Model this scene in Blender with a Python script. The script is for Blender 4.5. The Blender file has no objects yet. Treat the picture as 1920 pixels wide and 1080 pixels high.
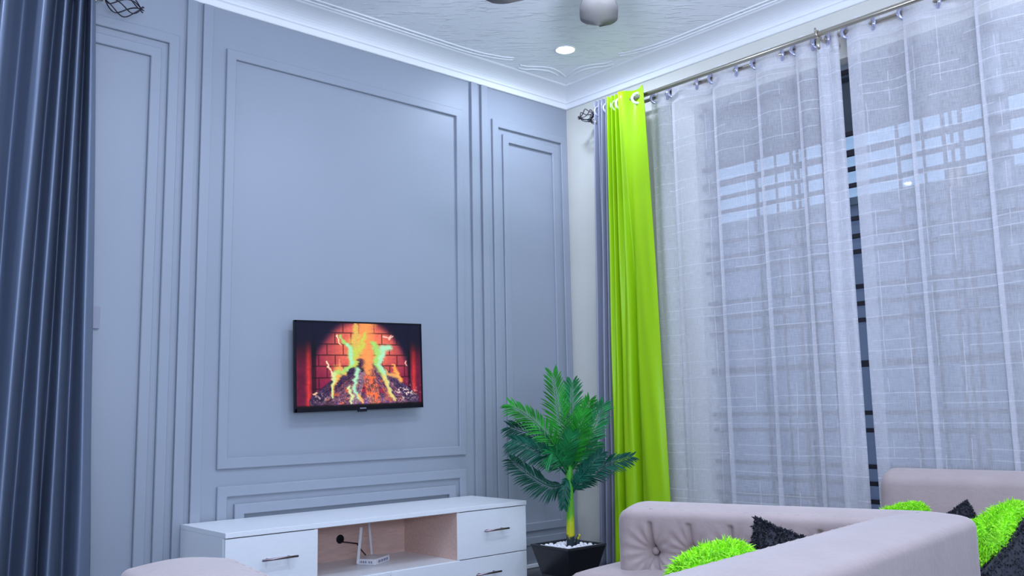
import bpy, math, random
import numpy as np
from mathutils import Vector, Matrix
random.seed(7)
rng = np.random.default_rng(11)
C = bpy.context.scene
COL = C.collection
PI = math.pi
H = 0.89                      # eye height above the floor

# ------------------------------------------------------------------ camera
F_PX = 1684.0
def _n(v):
    v = Vector(v); return v.normalized()
_X = _n((1898, -193, -F_PX)); _Z = _n((-235, 12380, -F_PX)); _Y = _Z.cross(_X).normalized(); _X = _Y.cross(_Z)
RM = Matrix((_X, _Y, _Z))     # camera axes -> room axes
cam_d = bpy.data.cameras.new('camera'); cam = bpy.data.objects.new('camera', cam_d); COL.objects.link(cam)
cam_d.sensor_width = 36.0; cam_d.lens = F_PX/1920*36; cam_d.clip_start = 0.05; cam_d.clip_end = 200
cam.matrix_world = Matrix.Translation((0, 0, H)) @ RM.to_4x4()
C.camera = cam

# ------------------------------------------------------------------ light and exposure
C.view_settings.view_transform = 'Standard'; C.view_settings.look = 'None'
C.view_settings.exposure = 0.12; C.view_settings.gamma = 1.0; C.view_settings.use_curve_mapping = False
world = bpy.data.worlds.new('sky'); C.world = world; world.use_nodes = True
world.node_tree.nodes['Background'].inputs[0].default_value = (0.45, 0.64, 1.0, 1)
world.node_tree.nodes['Background'].inputs[1].default_value = 0.80
LIGHT_TINT = (0.64, 0.75, 1.0)
LAMP_W = 10.0
# unseen fill lamps added behind the camera, standing in for daylight and bounced flash
def area(name, loc, target, sx, sy, watts, col):
    d = bpy.data.lights.new(name, 'AREA'); d.shape = 'RECTANGLE'; d.size = sx; d.size_y = sy; d.energy = watts; d.color = col
    o = bpy.data.objects.new(name, d); COL.objects.link(o); o.location = loc
    o.rotation_euler = (Vector(target)-Vector(loc)).to_track_quat('-Z', 'Y').to_euler(); return o
area('rear_fill', (0.6, -2.55, 1.3), (1.6, 3.8, 1.5), 4.6, 2.3, 62, LIGHT_TINT)  # added fill facing the panelled wall; no opening is built here
area('ceiling_fill', (0.1, -0.7, 1.25), (0.6, 0.0, 3.0), 1.4, 1.4, 130, LIGHT_TINT)  # added fill facing up, to brighten the ceiling
DOWNLIGHTS = [(3.43, 3.34), (0.17, 3.49), (3.40, 0.75), (0.20, 0.70), (1.80, 1.75)]

# ------------------------------------------------------------------ small maths
def ray(px, py):
    return RM @ Vector((px-960, -(py-540), -F_PX))
def on_x(px, py, X):
    r = ray(px, py); p = r*(X/r.x); return Vector((p.x, p.y, p.z+H))
def on_y(px, py, Y):
    r = ray(px, py); p = r*(Y/r.y); return Vector((p.x, p.y, p.z+H))
def on_z(px, py, z):
    r = ray(px, py); p = r*((z-H)/r.z); return Vector((p.x, p.y, p.z+H))
VIEW_R = Vector((0.746, -0.666, 0)); VIEW_F = Vector((0.666, 0.746, 0)); UP = Vector((0, 0, 1))
def smooth(t): t = max(0, min(1, t)); return t*t*(3-2*t)

# ------------------------------------------------------------------ materials
def _nt(m): m.use_nodes = True; return m.node_tree
def mat(name, col, rough=0.5, metal=0.0, spec=0.5, noise=0.0, nscale=20, bump=0.0, bscale=60, sheen=0.0, coat=0.0, stretch=(1,1,1)):
    m = bpy.data.materials.new(name); nt = _nt(m); b = nt.nodes['Principled BSDF']
    b.inputs['Base Color'].default_value = (*col, 1); b.inputs['Roughness'].default_value = rough
    b.inputs['Metallic'].default_value = metal; b.inputs['Specular IOR Level'].default_value = spec
    if sheen:
        b.inputs['Sheen Weight'].default_value = sheen; b.inputs['Sheen Roughness'].default_value = 0.4
    if coat: b.inputs['Coat Weight'].default_value = coat
    tc = nt.nodes.new('ShaderNodeTexCoord'); mp = nt.nodes.new('ShaderNodeMapping')
    mp.inputs['Scale'].default_value = stretch; nt.links.new(tc.outputs['Object'], mp.inputs[0])
    if noise:
        n = nt.nodes.new('ShaderNodeTexNoise'); n.inputs['Scale'].default_value = nscale; n.inputs['Detail'].default_value = 5
        nt.links.new(mp.outputs[0], n.inputs['Vector'])
        r = nt.nodes.new('ShaderNodeValToRGB')
        r.color_ramp.elements[0].position = 0.3; r.color_ramp.elements[1].position = 0.7
        r.color_ramp.elements[0].color = (*[c*(1-noise) for c in col], 1)
        r.color_ramp.elements[1].color = (*[min(1, c*(1+noise)) for c in col], 1)
        nt.links.new(n.outputs['Fac'], r.inputs[0]); nt.links.new(r.outputs[0], b.inputs['Base Color'])
    if bump:
        n2 = nt.nodes.new('ShaderNodeTexNoise'); n2.inputs['Scale'].default_value = bscale; n2.inputs['Detail'].default_value = 4
        nt.links.new(mp.outputs[0], n2.inputs['Vector'])
        bp = nt.nodes.new('ShaderNodeBump'); bp.inputs['Strength'].default_value = bump; bp.inputs['Distance'].default_value = 0.01
        nt.links.new(n2.outputs['Fac'], bp.inputs['Height']); nt.links.new(bp.outputs[0], b.inputs['Normal'])
    return m
def emis(name, col, s):
    m = bpy.data.materials.new(name); nt = _nt(m); nt.nodes.clear()
    e = nt.nodes.new('ShaderNodeEmission'); o = nt.nodes.new('ShaderNodeOutputMaterial')
    e.inputs[0].default_value = (*col, 1); e.inputs[1].default_value = s
    nt.links.new(e.outputs[0], o.inputs[0]); return m

M = {}
M['panel'] = mat('grey_panel_paint', (0.305, 0.333, 0.380), 0.42, spec=0.35, noise=0.012, nscale=3, bump=0.02, bscale=25)
M['wall'] = mat('cream_wall_paint', (0.66, 0.64, 0.56), 0.6, noise=0.02, nscale=4, bump=0.03, bscale=80)
M['white'] = mat('white_plaster', (0.85, 0.85, 0.85), 0.6, bump=0.02, bscale=40)
M['floor'] = mat('dark_floor_tile', (0.012, 0.012, 0.016), 0.25, noise=0.3, nscale=5)
M['laminate'] = mat('white_laminate', (0.84, 0.85, 0.86), 0.30, noise=0.015, nscale=30, stretch=(1, 8, 8))
M['niche'] = mat('pale_wood_laminate', (0.72, 0.50, 0.42), 0.5, noise=0.10, nscale=14, stretch=(1, 6, 6))
M['chrome'] = mat('brushed_steel', (0.34, 0.26, 0.28), 0.30, metal=1.0)
M['rod'] = mat('champagne_metal', (0.50, 0.45, 0.36), 0.30, metal=0.85, spec=0.6)
M['dark_metal'] = mat('dark_bronze_wire', (0.05, 0.045, 0.06), 0.3, metal=0.8)
M['black'] = mat('black_plastic', (0.006, 0.006, 0.010), 0.28, spec=0.25)
M['bars'] = mat('black_iron', (0.008, 0.006, 0.014), 0.6)
M['velvet'] = mat('greige_velvet', (0.375, 0.295, 0.28), 0.75, noise=0.05, nscale=9, sheen=0.25, bump=0.15, bscale=60)
M['pot'] = mat('black_gloss_pot', (0.012, 0.012, 0.016), 0.22)
M['pebble'] = mat('white_pebble', (0.88, 0.84, 0.86), 0.5, noise=0.04, nscale=60)
M['soil'] = mat('dark_potting', (0.03, 0.03, 0.03), 0.9, bump=0.5, bscale=80)
M['green_satin'] = mat('lime_satin', (0.31, 0.56, 0.006), 0.40, spec=0.25, bump=0.05, bscale=200)
M['slate_satin'] = mat('slate_satin', (0.155, 0.19, 0.265), 0.42, metal=0.35, spec=0.6, bump=0.10, bscale=420)
M['grey_satin'] = mat('grey_satin', (0.24, 0.25, 0.31), 0.34, metal=0.2, bump=0.05, bscale=300)
M['lime_fur'] = mat('lime_fur', (0.36, 0.86, 0.008), 0.6, noise=0.18, nscale=30, sheen=0.2)
M['black_fur'] = mat('black_fur', (0.013, 0.013, 0.022), 0.7, noise=0.3, nscale=30)
M['plastic'] = mat('white_plastic', (0.80, 0.78, 0.80), 0.35)
M['ink'] = mat('grey_print', (0.26, 0.26, 0.34), 0.6)
M['ring'] = mat('clear_ring_plastic', (0.50, 0.50, 0.66), 0.15, metal=0.5)
M['green_ring'] = mat('pale_ring_plastic', (0.80, 0.82, 0.86), 0.2)
M['fan'] = mat('fan_blade_paint', (0.27, 0.25, 0.235), 0.5, noise=0.02, nscale=10)
M['outwall'] = mat('neighbour_render', (0.36, 0.35, 0.42), 0.9, noise=0.12, nscale=2)
M['outroof'] = mat('veranda_concrete', (0.20, 0.21, 0.22), 0.9, noise=0.1, nscale=3)
M['peach'] = mat('peach_render', (0.95, 0.60, 0.36), 0.8, noise=0.03, nscale=3)
M['alu'] = mat('window_aluminium', (0.30, 0.33, 0.38), 0.4, metal=0.4)
M['switch'] = mat('grey_switch_plate', (0.27, 0.27, 0.33), 0.35)

# ceiling: plaster board with short raised dashes
m = mat('stippled_ceiling', (0.93, 0.93, 0.93), 0.6); M['ceiling'] = m; nt = m.node_tree; b = nt.nodes['Principled BSDF']
tc = nt.nodes.new('ShaderNodeTexCoord'); mp = nt.nodes.new('ShaderNodeMapping')
mp0 = nt.nodes.new('ShaderNodeMapping'); mp0.inputs['Rotation'].default_value = (0, 0, math.radians(41.8)); mp.inputs['Scale'].default_value = (6, 34, 1)
nt.links.new(tc.outputs['Object'], mp0.inputs[0]); nt.links.new(mp0.outputs[0], mp.inputs[0])
n1 = nt.nodes.new('ShaderNodeTexNoise'); n1.inputs['Scale'].default_value = 1.3; n1.inputs['Detail'].default_value = 3; n1.inputs['Distortion'].default_value = 0.6
nt.links.new(mp.outputs[0], n1.inputs['Vector'])
cr = nt.nodes.new('ShaderNodeValToRGB'); cr.color_ramp.elements[0].position = 0.56; cr.color_ramp.elements[1].position = 0.66
nt.links.new(n1.outputs['Fac'], cr.inputs[0])
n2 = nt.nodes.new('ShaderNodeTexNoise'); n2.inputs['Scale'].default_value = 26; n2.inputs['Detail'].default_value = 4
nt.links.new(tc.outputs['Object'], n2.inputs['Vector'])
mx = nt.nodes.new('ShaderNodeMath'); mx.operation = 'MULTIPLY_ADD'; mx.inputs[1].default_value = 0.5
nt.links.new(n2.outputs['Fac'], mx.inputs[0]); nt.links.new(cr.outputs[0], mx.inputs[2])
bp = nt.nodes.new('ShaderNodeBump'); bp.inputs['Strength'].default_value = 0.8; bp.inputs['Distance'].default_value = 0.008
nt.links.new(mx.outputs[0], bp.inputs['Height']); nt.links.new(bp.outputs[0], b.inputs['Normal'])

# palm leaf: deep green with slight variation along the plant
M['leaf'] = mat('palm_leaf', (0.012, 0.17, 0.045), 0.45, spec=0.25, noise=0.55, nscale=9)
M['leaf_bright'] = mat('palm_leaf_fresh', (0.018, 0.26, 0.020), 0.45, spec=0.25, noise=0.45, nscale=9)
M['leaf_dark'] = mat('palm_leaf_deep', (0.006, 0.085, 0.050), 0.45, spec=0.25, noise=0.5, nscale=9)
m = mat('palm_stem', (0.2, 0.5, 0.01), 0.5); M['stem'] = m; nt = m.node_tree; b = nt.nodes['Principled BSDF']
tc = nt.nodes.new('ShaderNodeTexCoord'); sx = nt.nodes.new('ShaderNodeSeparateXYZ'); nt.links.new(tc.outputs['Object'], sx.inputs[0])
nz = nt.nodes.new('ShaderNodeTexNoise'); nz.inputs['Scale'].default_value = 22; nt.links.new(tc.outputs['Object'], nz.inputs['Vector'])
ad = nt.nodes.new('ShaderNodeMath'); ad.operation = 'MULTIPLY_ADD'; ad.inputs[1].default_value = 0.10
nt.links.new(nz.outputs['Fac'], ad.inputs[0]); nt.links.new(sx.outputs['Z'], ad.inputs[2])
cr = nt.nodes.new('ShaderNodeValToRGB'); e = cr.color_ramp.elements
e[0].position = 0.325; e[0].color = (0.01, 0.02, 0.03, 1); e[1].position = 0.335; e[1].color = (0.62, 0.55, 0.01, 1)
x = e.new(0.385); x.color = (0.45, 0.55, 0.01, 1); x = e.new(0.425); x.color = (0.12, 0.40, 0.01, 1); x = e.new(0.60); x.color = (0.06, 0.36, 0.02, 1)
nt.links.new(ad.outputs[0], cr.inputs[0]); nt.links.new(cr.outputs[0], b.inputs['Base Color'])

# glass
m = bpy.data.materials.new('window_glass'); nt = _nt(m); nt.nodes.clear(); M['glass'] = m
o = nt.nodes.new('ShaderNodeOutputMaterial'); t = nt.nodes.new('ShaderNodeBsdfTransparent'); g = nt.nodes.new('ShaderNodeBsdfGlossy')
g.inputs['Roughness'].default_value = 0.03; t.inputs[0].default_value = (0.88, 0.93, 0.95, 1)
f = nt.nodes.new('ShaderNodeFresnel'); f.inputs[0].default_value = 1.5; mi = nt.nodes.new('ShaderNodeMixShader')
nt.links.new(f.outputs[0], mi.inputs[0]); nt.links.new(t.outputs[0], mi.inputs[1]); nt.links.new(g.outputs[0], mi.inputs[2]); nt.links.new(mi.outputs[0], o.inputs[0])

# sheer voile: open weave with thicker slub threads, laid out on the cloth's own UVs (metres)
def sheer_mat():
    m = bpy.data.materials.new('white_voile'); nt = _nt(m); nt.nodes.clear(); L = nt.links
    N = nt.nodes.new
    uv = N('ShaderNodeUVMap'); uv.uv_map = 'cloth'
    sp = N('ShaderNodeSeparateXYZ'); L.new(uv.outputs[0], sp.inputs[0])
    def math_(op, a, b_=None, c_=None):
        n = N('ShaderNodeMath'); n.operation = op
        for i, v in enumerate((a, b_, c_)):
            if v is None: continue
            if hasattr(v, 'links'): L.new(v, n.inputs[i])
            else: n.inputs[i].default_value = v
        return n.outputs[0]
    def noise(scale, sxy, det=2):
        mp = N('ShaderNodeMapping'); mp.inputs['Scale'].default_value = (*sxy, 1); L.new(uv.outputs[0], mp.inputs[0])
        n = N('ShaderNodeTexNoise'); n.inputs['Scale'].default_value = scale; n.inputs['Detail'].default_value = det
        L.new(mp.outputs[0], n.inputs['Vector']); return n.outputs['Fac']
    wob = noise(2.5, (1, 1))
    def threads(coord, other_noise, period, offs, width, thr):
        tot = None
        for o_ in offs:
            s = math_('MULTIPLY_ADD', wob, 0.02, coord)
            fr = math_('FRACT', math_('MULTIPLY_ADD', s, 1/period, o_))
            ln = math_('LESS_THAN', fr, width/period)
            tot = ln if tot is None else math_('MAXIMUM', tot, ln)
        mask = math_('GREATER_THAN', other_noise, thr)
        return math_('MULTIPLY', tot, mask)
    hz = threads(sp.outputs['Y'], noise(1.0, (3.5, 14)), 0.235, (0.0, 0.19, 0.55), 0.0042, 0.44)
    vt = threads(sp.outputs['X'], noise(1.0, (14, 4)), 0.27, (0.05, 0.44), 0.0038, 0.50)
    f1 = noise(1.0, (260, 22), 3); f2 = noise(1.0, (22, 260), 3)
    base = math_('MULTIPLY_ADD', math_('ADD', f1, f2), 0.34, 0.21)          # about 0.55
    fac = math_('MULTIPLY_ADD', math_('MAXIMUM', hz, vt), 0.22, base)
    top = math_('GREATER_THAN', sp.outputs['Y'], 2.555)
    fac = math_('MULTIPLY_ADD', top, 0.22, fac)
    fac = math_('MINIMUM', fac, 0.97)
    d = N('ShaderNodeBsdfDiffuse'); d.inputs[0].default_value = (0.90, 0.88, 0.91, 1)
    tl = N('ShaderNodeBsdfTranslucent'); tl.inputs[0].default_value = (0.90, 0.88, 0.91, 1)
    md = N('ShaderNodeMixShader'); md.inputs[0].default_value = 0.35; L.new(d.outputs[0], md.inputs[1]); L.new(tl.outputs[0], md.inputs[2])
    tr = N('ShaderNodeBsdfTransparent'); ms = N('ShaderNodeMixShader'); out = N('ShaderNodeOutputMaterial')
    L.new(fac, ms.inputs[0]); L.new(tr.outputs[0], ms.inputs[1]); L.new(md.outputs[0], ms.inputs[2]); L.new(ms.outputs[0], out.inputs[0])
    return m
M['sheer'] = sheer_mat()

# ------------------------------------------------------------------ mesh builders
class MB:
    def __init__(s): s.v = []; s.f = []; s.sm = []
    def add(s, vs, fs, smooth_=False):
        k = len(s.v); s.v += [tuple(v) for v in vs]; s.f += [tuple(i+k for i in f) for f in fs]; s.sm += [smooth_]*len(fs); return s
    def box(s, a, b):
        x0, y0, z0 = a; x1, y1, z1 = b
        vs = [(x0,y0,z0),(x1,y0,z0),(x1,y1,z0),(x0,y1,z0),(x0,y0,z1),(x1,y0,z1),(x1,y1,z1),(x0,y1,z1)]
        return s.add(vs, [(0,3,2,1),(4,5,6,7),(0,1,5,4),(1,2,6,5),(2,3,7,6),(3,0,4,7)])
    def obox(s, c, ax, ay, az):
        c = Vector(c); vs = [c + i*ax + j*ay + k*az for k in (-1,1) for (i,j) in ((-1,-1),(1,-1),(1,1),(-1,1))]
        return s.add(vs, [(0,3,2,1),(4,5,6,7),(0,1,5,4),(1,2,6,5),(2,3,7,6),(3,0,4,7)])
    def tube(s, pts, r, n=10, cap=True):
        pts = [Vector(p) for p in pts]; rs = r if isinstance(r, (list, tuple)) else [r]*len(pts)
        vs = []; prev = None
        for i, p in enumerate(pts):
            t = (pts[min(i+1, len(pts)-1)] - pts[max(i-1, 0)]).normalized()
            if prev is None:
                a = t.orthogonal().normalized()
            else:
                a = (prev - t*prev.dot(t)).normalized()
            prev = a; b_ = t.cross(a)
            for k in range(n):
                th = 2*PI*k/n; vs.append(p + rs[i]*(math.cos(th)*a + math.sin(th)*b_))
        fs = [(i*n+k, i*n+(k+1) % n, (i+1)*n+(k+1) % n, (i+1)*n+k) for i in range(len(pts)-1) for k in range(n)]
        if cap: fs += [tuple(range(n-1, -1, -1)), tuple((len(pts)-1)*n+k for k in range(n))]
        return s.add(vs, fs, True)
    def torus(s, c, axis, R, r, n=20, m=8):
        c = Vector(c); axis = Vector(axis).normalized(); a = axis.orthogonal().normalized(); b_ = axis.cross(a); vs = []
        for i in range(n):
            th = 2*PI*i/n; d = math.cos(th)*a + math.sin(th)*b_
            for j in range(m):
                ph = 2*PI*j/m; vs.append(c + d*(R + r*math.cos(ph)) + axis*r*math.sin(ph))
        return s.add(vs, [(i*m+j, ((i+1) % n)*m+j, ((i+1) % n)*m+(j+1) % m, i*m+(j+1) % m) for i in range(n) for j in range(m)], True)
    def lathe(s, c, prof, n=28, axis=UP):
        c = Vector(c); axis = Vector(axis).normalized(); a = axis.orthogonal().normalized(); b_ = axis.cross(a); vs = []
        for (r, z) in prof:
            for k in range(n):
                th = 2*PI*k/n; vs.append(c + axis*z + r*(math.cos(th)*a + math.sin(th)*b_))
        fs = [(i*n+k, i*n+(k+1) % n, (i+1)*n+(k+1) % n, (i+1)*n+k) for i in range(len(prof)-1) for k in range(n)]
        fs += [tuple(range(n-1, -1, -1)), tuple((len(prof)-1)*n+k for k in range(n))]
        return s.add(vs, fs, True)
    def grid(s, rows, close_u=False, close_v=False):
        nr = len(rows); nc = len(rows[0]); vs = [v for r in rows for v in r]; fs = []
        for i in range(nr if close_v else nr-1):
            for j in range(nc if close_u else nc-1):
                fs.append((i*nc+j, i*nc+(j+1) % nc, ((i+1) % nr)*nc+(j+1) % nc, ((i+1) % nr)*nc+j))
        return s.add(vs, fs, True)
    def frame(s, x0, x1, z0, z1, w, y, d, br=0.003):
        """mitred flat moulding on the panelled wall (outer rectangle given), standing d proud of plane y"""
        prof = [(0, 0), (0, d-br), (br, d), (w-br, d), (w, d-br), (w, 0)]
        vs = []
        for (u, p) in prof:
            vs += [(x0+u, y-p, z0+u), (x1-u, y-p, z0+u), (x1-u, y-p, z1-u), (x0+u, y-p, z1-u)]
        fs = [(i*4+k, i*4+(k+1) % 4, (i+1)*4+(k+1) % 4, (i+1)*4+k) for i in range(5) for k in range(4)]
        return s.add(vs, fs)

ORIGIN = {}
def tag(o, label=None, cat=None, group=None, kind=None):
    if label: o['label'] = label
    if cat: o['category'] = cat
    if group: o['group'] = group
    if kind: o['kind'] = kind
    return o
def thing(name, loc, label, cat, group=None):
    o = bpy.data.objects.new(name, None); COL.objects.link(o); o.location = loc; o.empty_display_size = 0.1
    ORIGIN[o.name] = Vector(loc); return tag(o, label, cat, group)
def build(name, mb, m, parent=None, bevel=0.0, auto=True, label=None, org=None, solid=0.0):
    off = ORIGIN[parent.name] if parent is not None else (Vector(org) if org else Vector((0, 0, 0)))
    me = bpy.data.meshes.new(name)
    me.from_pydata([tuple(Vector(v)-off) for v in mb.v], [], mb.f)
    me.polygons.foreach_set('use_smooth', mb.sm)
    me.validate(); me.update()
    o = bpy.data.objects.new(name, me); COL.objects.link(o)
    if m is not None: me.materials.append(m)
    if parent is not None: o.parent = parent
    elif org: o.location = off
    ORIGIN[o.name] = off
    if bevel:
        bv = o.modifiers.new('bevel', 'BEVEL'); bv.width = bevel; bv.segments = 2; bv.limit_method = 'ANGLE'
    if solid:
        sd = o.modifiers.new('thickness', 'SOLIDIFY'); sd.thickness = solid; sd.offset = 0
    if label: o['label'] = label
    return o
def struct(name, mb, m, parent=None, **k):
    o = build(name, mb, m, parent, **k)
    o['kind'] = 'structure'
    return o

XW, YW = 3.966, 3.87          # window wall, panelled wall
ZC = 1.985 + H                # ceiling
ZB = 1.888 + H                # lower edge of the cornice

# ================================================================== room shell
struct('floor', MB().box((-2.2, -2.6, -0.06), (XW+0.2, YW+0.12, 0)), M['floor'])
struct('ceiling', MB().box((-2.2, -2.6, ZC), (XW+0.2, YW+0.12, ZC+0.08)), M['ceiling'])
struct('wall_back', MB().box((-2.2, YW, 0), (XW+0.2, YW+0.12, ZC)), M['panel'])
WY0, WY1, WZ0, WZ1 = -0.55, 2.885, 0.36, 1.648+H
w = MB()
w.box((XW, WY1, 0), (XW+0.2, YW, ZC)); w.box((XW, -2.6, 0), (XW+0.2, WY0, ZC))
w.box((XW, WY0, 0), (XW+0.2, WY1, WZ0)); w.box((XW, WY0, WZ1), (XW+0.2, WY1, ZC))
struct('wall_right', w, M['wall'])

# skirting
b_ = MB(); b_.box((-2.2, YW-0.012, 0), (XW, YW, 0.022)); struct('baseboard_back', b_, M['white'], bevel=0.004)
b_ = MB(); b_.box((XW-0.012, -2.6, 0), (XW, YW, 0.06)); struct('baseboard_right', b_, M['white'], bevel=0.004)

# wall mouldings on the panelled wall
SW, SD = 0.046, 0.016
k = 0
def moulding(mb):
    global k
    k += 1
    return struct('trim_%d' % k, mb, M['panel'])
moulding(MB().frame(1.702, 3.106, 0.656, 1.703+H, SW, YW, SD))                 # centre panel
moulding(MB().frame(1.706, 3.106, 0.126, 0.580, SW, YW, SD))                   # low panel, outer
moulding(MB().frame(1.786, 3.030, 0.206, 0.500, SW, YW, 0.020))                # low panel, inner
for (x0, x1) in ((3.331, 3.943), (0.862, 1.477)):
    moulding(MB().frame(x0, x1, 0.126, 1.701+H, SW, YW, SD))
    moulding(MB().frame(x0+0.080, x1-0.078, 0.203, 1.621+H, SW, YW, SD))
for x0 in (1.510, 1.585, 3.170, 3.246):
    mb = MB(); mb.box((x0, YW-0.018, 0.022), (x0+SW, YW, ZB)); struct('trim_%d' % (k+1), mb, M['panel'], bevel=0.003); k += 1

# cornice along both walls
prof = [(0.0, ZB), (0.012, ZB), (0.015, ZB+0.004), (0.016, ZB+0.030), (0.020, ZB+0.033), (0.024, ZB+0.034)]
for i in range(9):
    a = i/8*PI/2; prof.append((0.024+0.112*(1-math.cos(a)), ZB+0.034+0.055*math.sin(a)))
prof += [(0.142, ZB+0.092), (0.146, ZC), (0.0, ZC)]
mb = MB(); rows = []
for (d, z) in prof: rows.append([(-2.2, YW-d, z), (XW-d, YW-d, z), (XW-d, -2.6, z)])
mb.grid(rows); mb.sm = [False]*len(mb.f)
struct('trim_%d' % (k+1), mb, M['white'])
k += 1
# raised ribbon mouldings on the ceiling
def ribbon(pts):
    global k
    k += 1
    n = 9; out = []
    for i in range(len(pts)-1):              # Catmull-Rom
        p = [pts[max(i-1, 0)], pts[i], pts[i+1], pts[min(i+2, len(pts)-1)]]
        for q in range(n):
            t = q/n
            out.append(tuple(0.5*((2*p[1][c])+(-p[0][c]+p[2][c])*t+(2*p[0][c]-5*p[1][c]+4*p[2][c]-p[3][c])*t*t+(-p[0][c]+3*p[1][c]-3*p[2][c]+p[3][c])*t**3) for c in (0, 1)))
    out.append(pts[-1])
    return out
def rib(name_pts):
    mb = MB()
    for pts in name_pts:
        mb.tube([(x, y, ZC-0.001) for (x, y) in ribbon(pts)], 0.0055, 8)
    return mb
def wallpts(side, L):
    # L: (distance from the corner, distance from the wall)
    return [(XW-a, YW-d) if side == 'back' else (XW-d, YW-a) for (a, d) in L]
k0 = k
CS1 = [(XW-p.x, YW-p.y) for p in [on_z(x_, y_, ZC) for x_, y_ in ((975, 121), (990, 124), (1012, 124.5), (1030, 126.5), (1043, 131), (1053, 137.5), (1061, 144.5))]]
CS2 = [(XW-p.x, YW-p.y) for p in [on_z(x_, y_, ZC) for x_, y_ in ((972, 127), (987, 129.5), (1008, 130), (1025, 132), (1037, 136), (1046, 141))]]
for side in ('back', 'right'):
    far = 6.0
    A = [(far, .158), (2.6, .158), (1.2, .158), (0.95, .160), (0.82, .178), (0.72, .205), (0.665, .236)]
    B = [(far, .192), (2.6, .192), (1.2, .192), (0.93, .196), (0.82, .212), (0.73, .236), (0.68, .262)]
    S1 = CS1
    S1_ = [(0.63, .232), (0.60, .205), (0.54, .178), (0.45, .166), (0.36, .172), (0.28, .188), (0.235, .200), (0.205, .203)]
    S2 = CS2
    S2_ = [(0.60, .250), (0.555, .225), (0.48, .205), (0.40, .200), (0.32, .210), (0.26, .228), (0.225, .232)]
    o = struct('trim_%d' % (k0+1 + (side == 'right')), rib([wallpts(side, l) for l in (A, B, S1, S2)]), M['white'])
k = k0+2

# wall switch partly behind the slate curtain
t = thing('light_switch', (1.15, YW, 0.408+H), 'small grey switch plate on the panelled wall, half behind the slate curtain', 'switch')
p0 = on_y(150, 575, YW-0.012); p1 = on_y(186, 617, YW-0.012)
build('plate', MB().box((1.10, YW-0.012, 0.362+H), (1.188, YW-0.0005, 0.454+H)), M['switch'], t, bevel=0.002)
build('rocker', MB().box((1.118, YW-0.016, 0.385+H), (1.150, YW-0.012, 0.431+H)), M['switch'], t, bevel=0.001)

# ================================================================== window
XG = 4.075
win = MB()
fr = 0.045
def wbox(y0, y1, z0, z1, x0=4.05, x1=4.10): win.box((x0, y0, z0), (x1, y1, z1))
wbox(WY0, WY1, WZ0, WZ0+fr); wbox(WY0, WY1, WZ1-fr, WZ1); wbox(WY0, WY0+fr, WZ0, WZ1); wbox(WY1-fr, WY1, WZ0, WZ1)
for y in (2.125, 1.375, 0.625): wbox(y-0.035, y+0.035, WZ0+fr, WZ1-fr)
w1 = struct('window_1', win, M['alu'])
ys = [WY0+fr, 0.59, 0.66, 1.34, 1.41, 2.09, 2.16, WY1-fr]
for i in range(4):
    build('pane', MB().box((XG-0.003, ys[2*i], WZ0+fr), (XG+0.003, ys[2*i+1], WZ1-fr)), M['glass'], w1)
g = MB()
for z in (1.597, 1.288, 1.193, 1.114, 1.034, .873, .788, .713, .547, .466, .388, .184, -.043, -.123, -.288, -.365, -.446):
    hh = 0.010 if z not in (.184, 1.193) else 0.015
    g.box((4.012, WY0, z+H-hh), (4.030, WY1, z+H+hh))
for base in (1.793, 2.543, 1.043, 0.293):
    for dy, t_ in ((0, .007), (-.115, .005), (-.207, .008), (-.241, .006), (-.281, .009), (-.383, .010)):
        g.box((4.006, base+dy-t_, WZ0), (4.014, base+dy+t_, WZ1))
build('security_grille', g, M['bars'], w1)

# outside: veranda slab, neighbour
t = thing('veranda_roof', (4.6, 1.0, 2.49), 'dark concrete veranda roof edge outside behind the sheer curtains', 'roof')
build('slab', MB().box((4.17, -3.5, 1.604+H), (5.0, 6.5, 1.604+H+0.14)), M['outroof'], t)
build('pillar', MB().box((4.86, 5.6, 0), (5.0, 5.8, 1.604+H)), M['outroof'], t)
t = thing('neighbour_house', (8.6, 2.0, 0), 'plain grey neighbouring building seen outside through the sheer curtains', 'house')
build('wall', MB().box((8.0, -8, -0.5), (11, 11, 1.90+H)), M['outwall'], t)
build('parapet', MB().box((7.94, -8, 1.86+H), (8.06, 11, 1.93+H)), M['outroof'], t)
t = thing('water_tank', (8.2, 3.05, 1.93+H), 'small peach block standing up on the neighbouring building, seen through the right sheer', 'tank')
pp = [on_x(1782, 318, 7.9), on_x(1812, 350, 7.9)]
build('body', MB().box((7.80, min(pp[0].y, pp[1].y), min(pp[0].z, pp[1].z)), (7.935, max(pp[0].y, pp[1].y), max(pp[0].z, pp[1].z))), M['peach'], t)
ground = MB().box((4.166, -8, -0.4), (12, 11, -0.3)); struct('ground', ground, M['outwall'])

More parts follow.
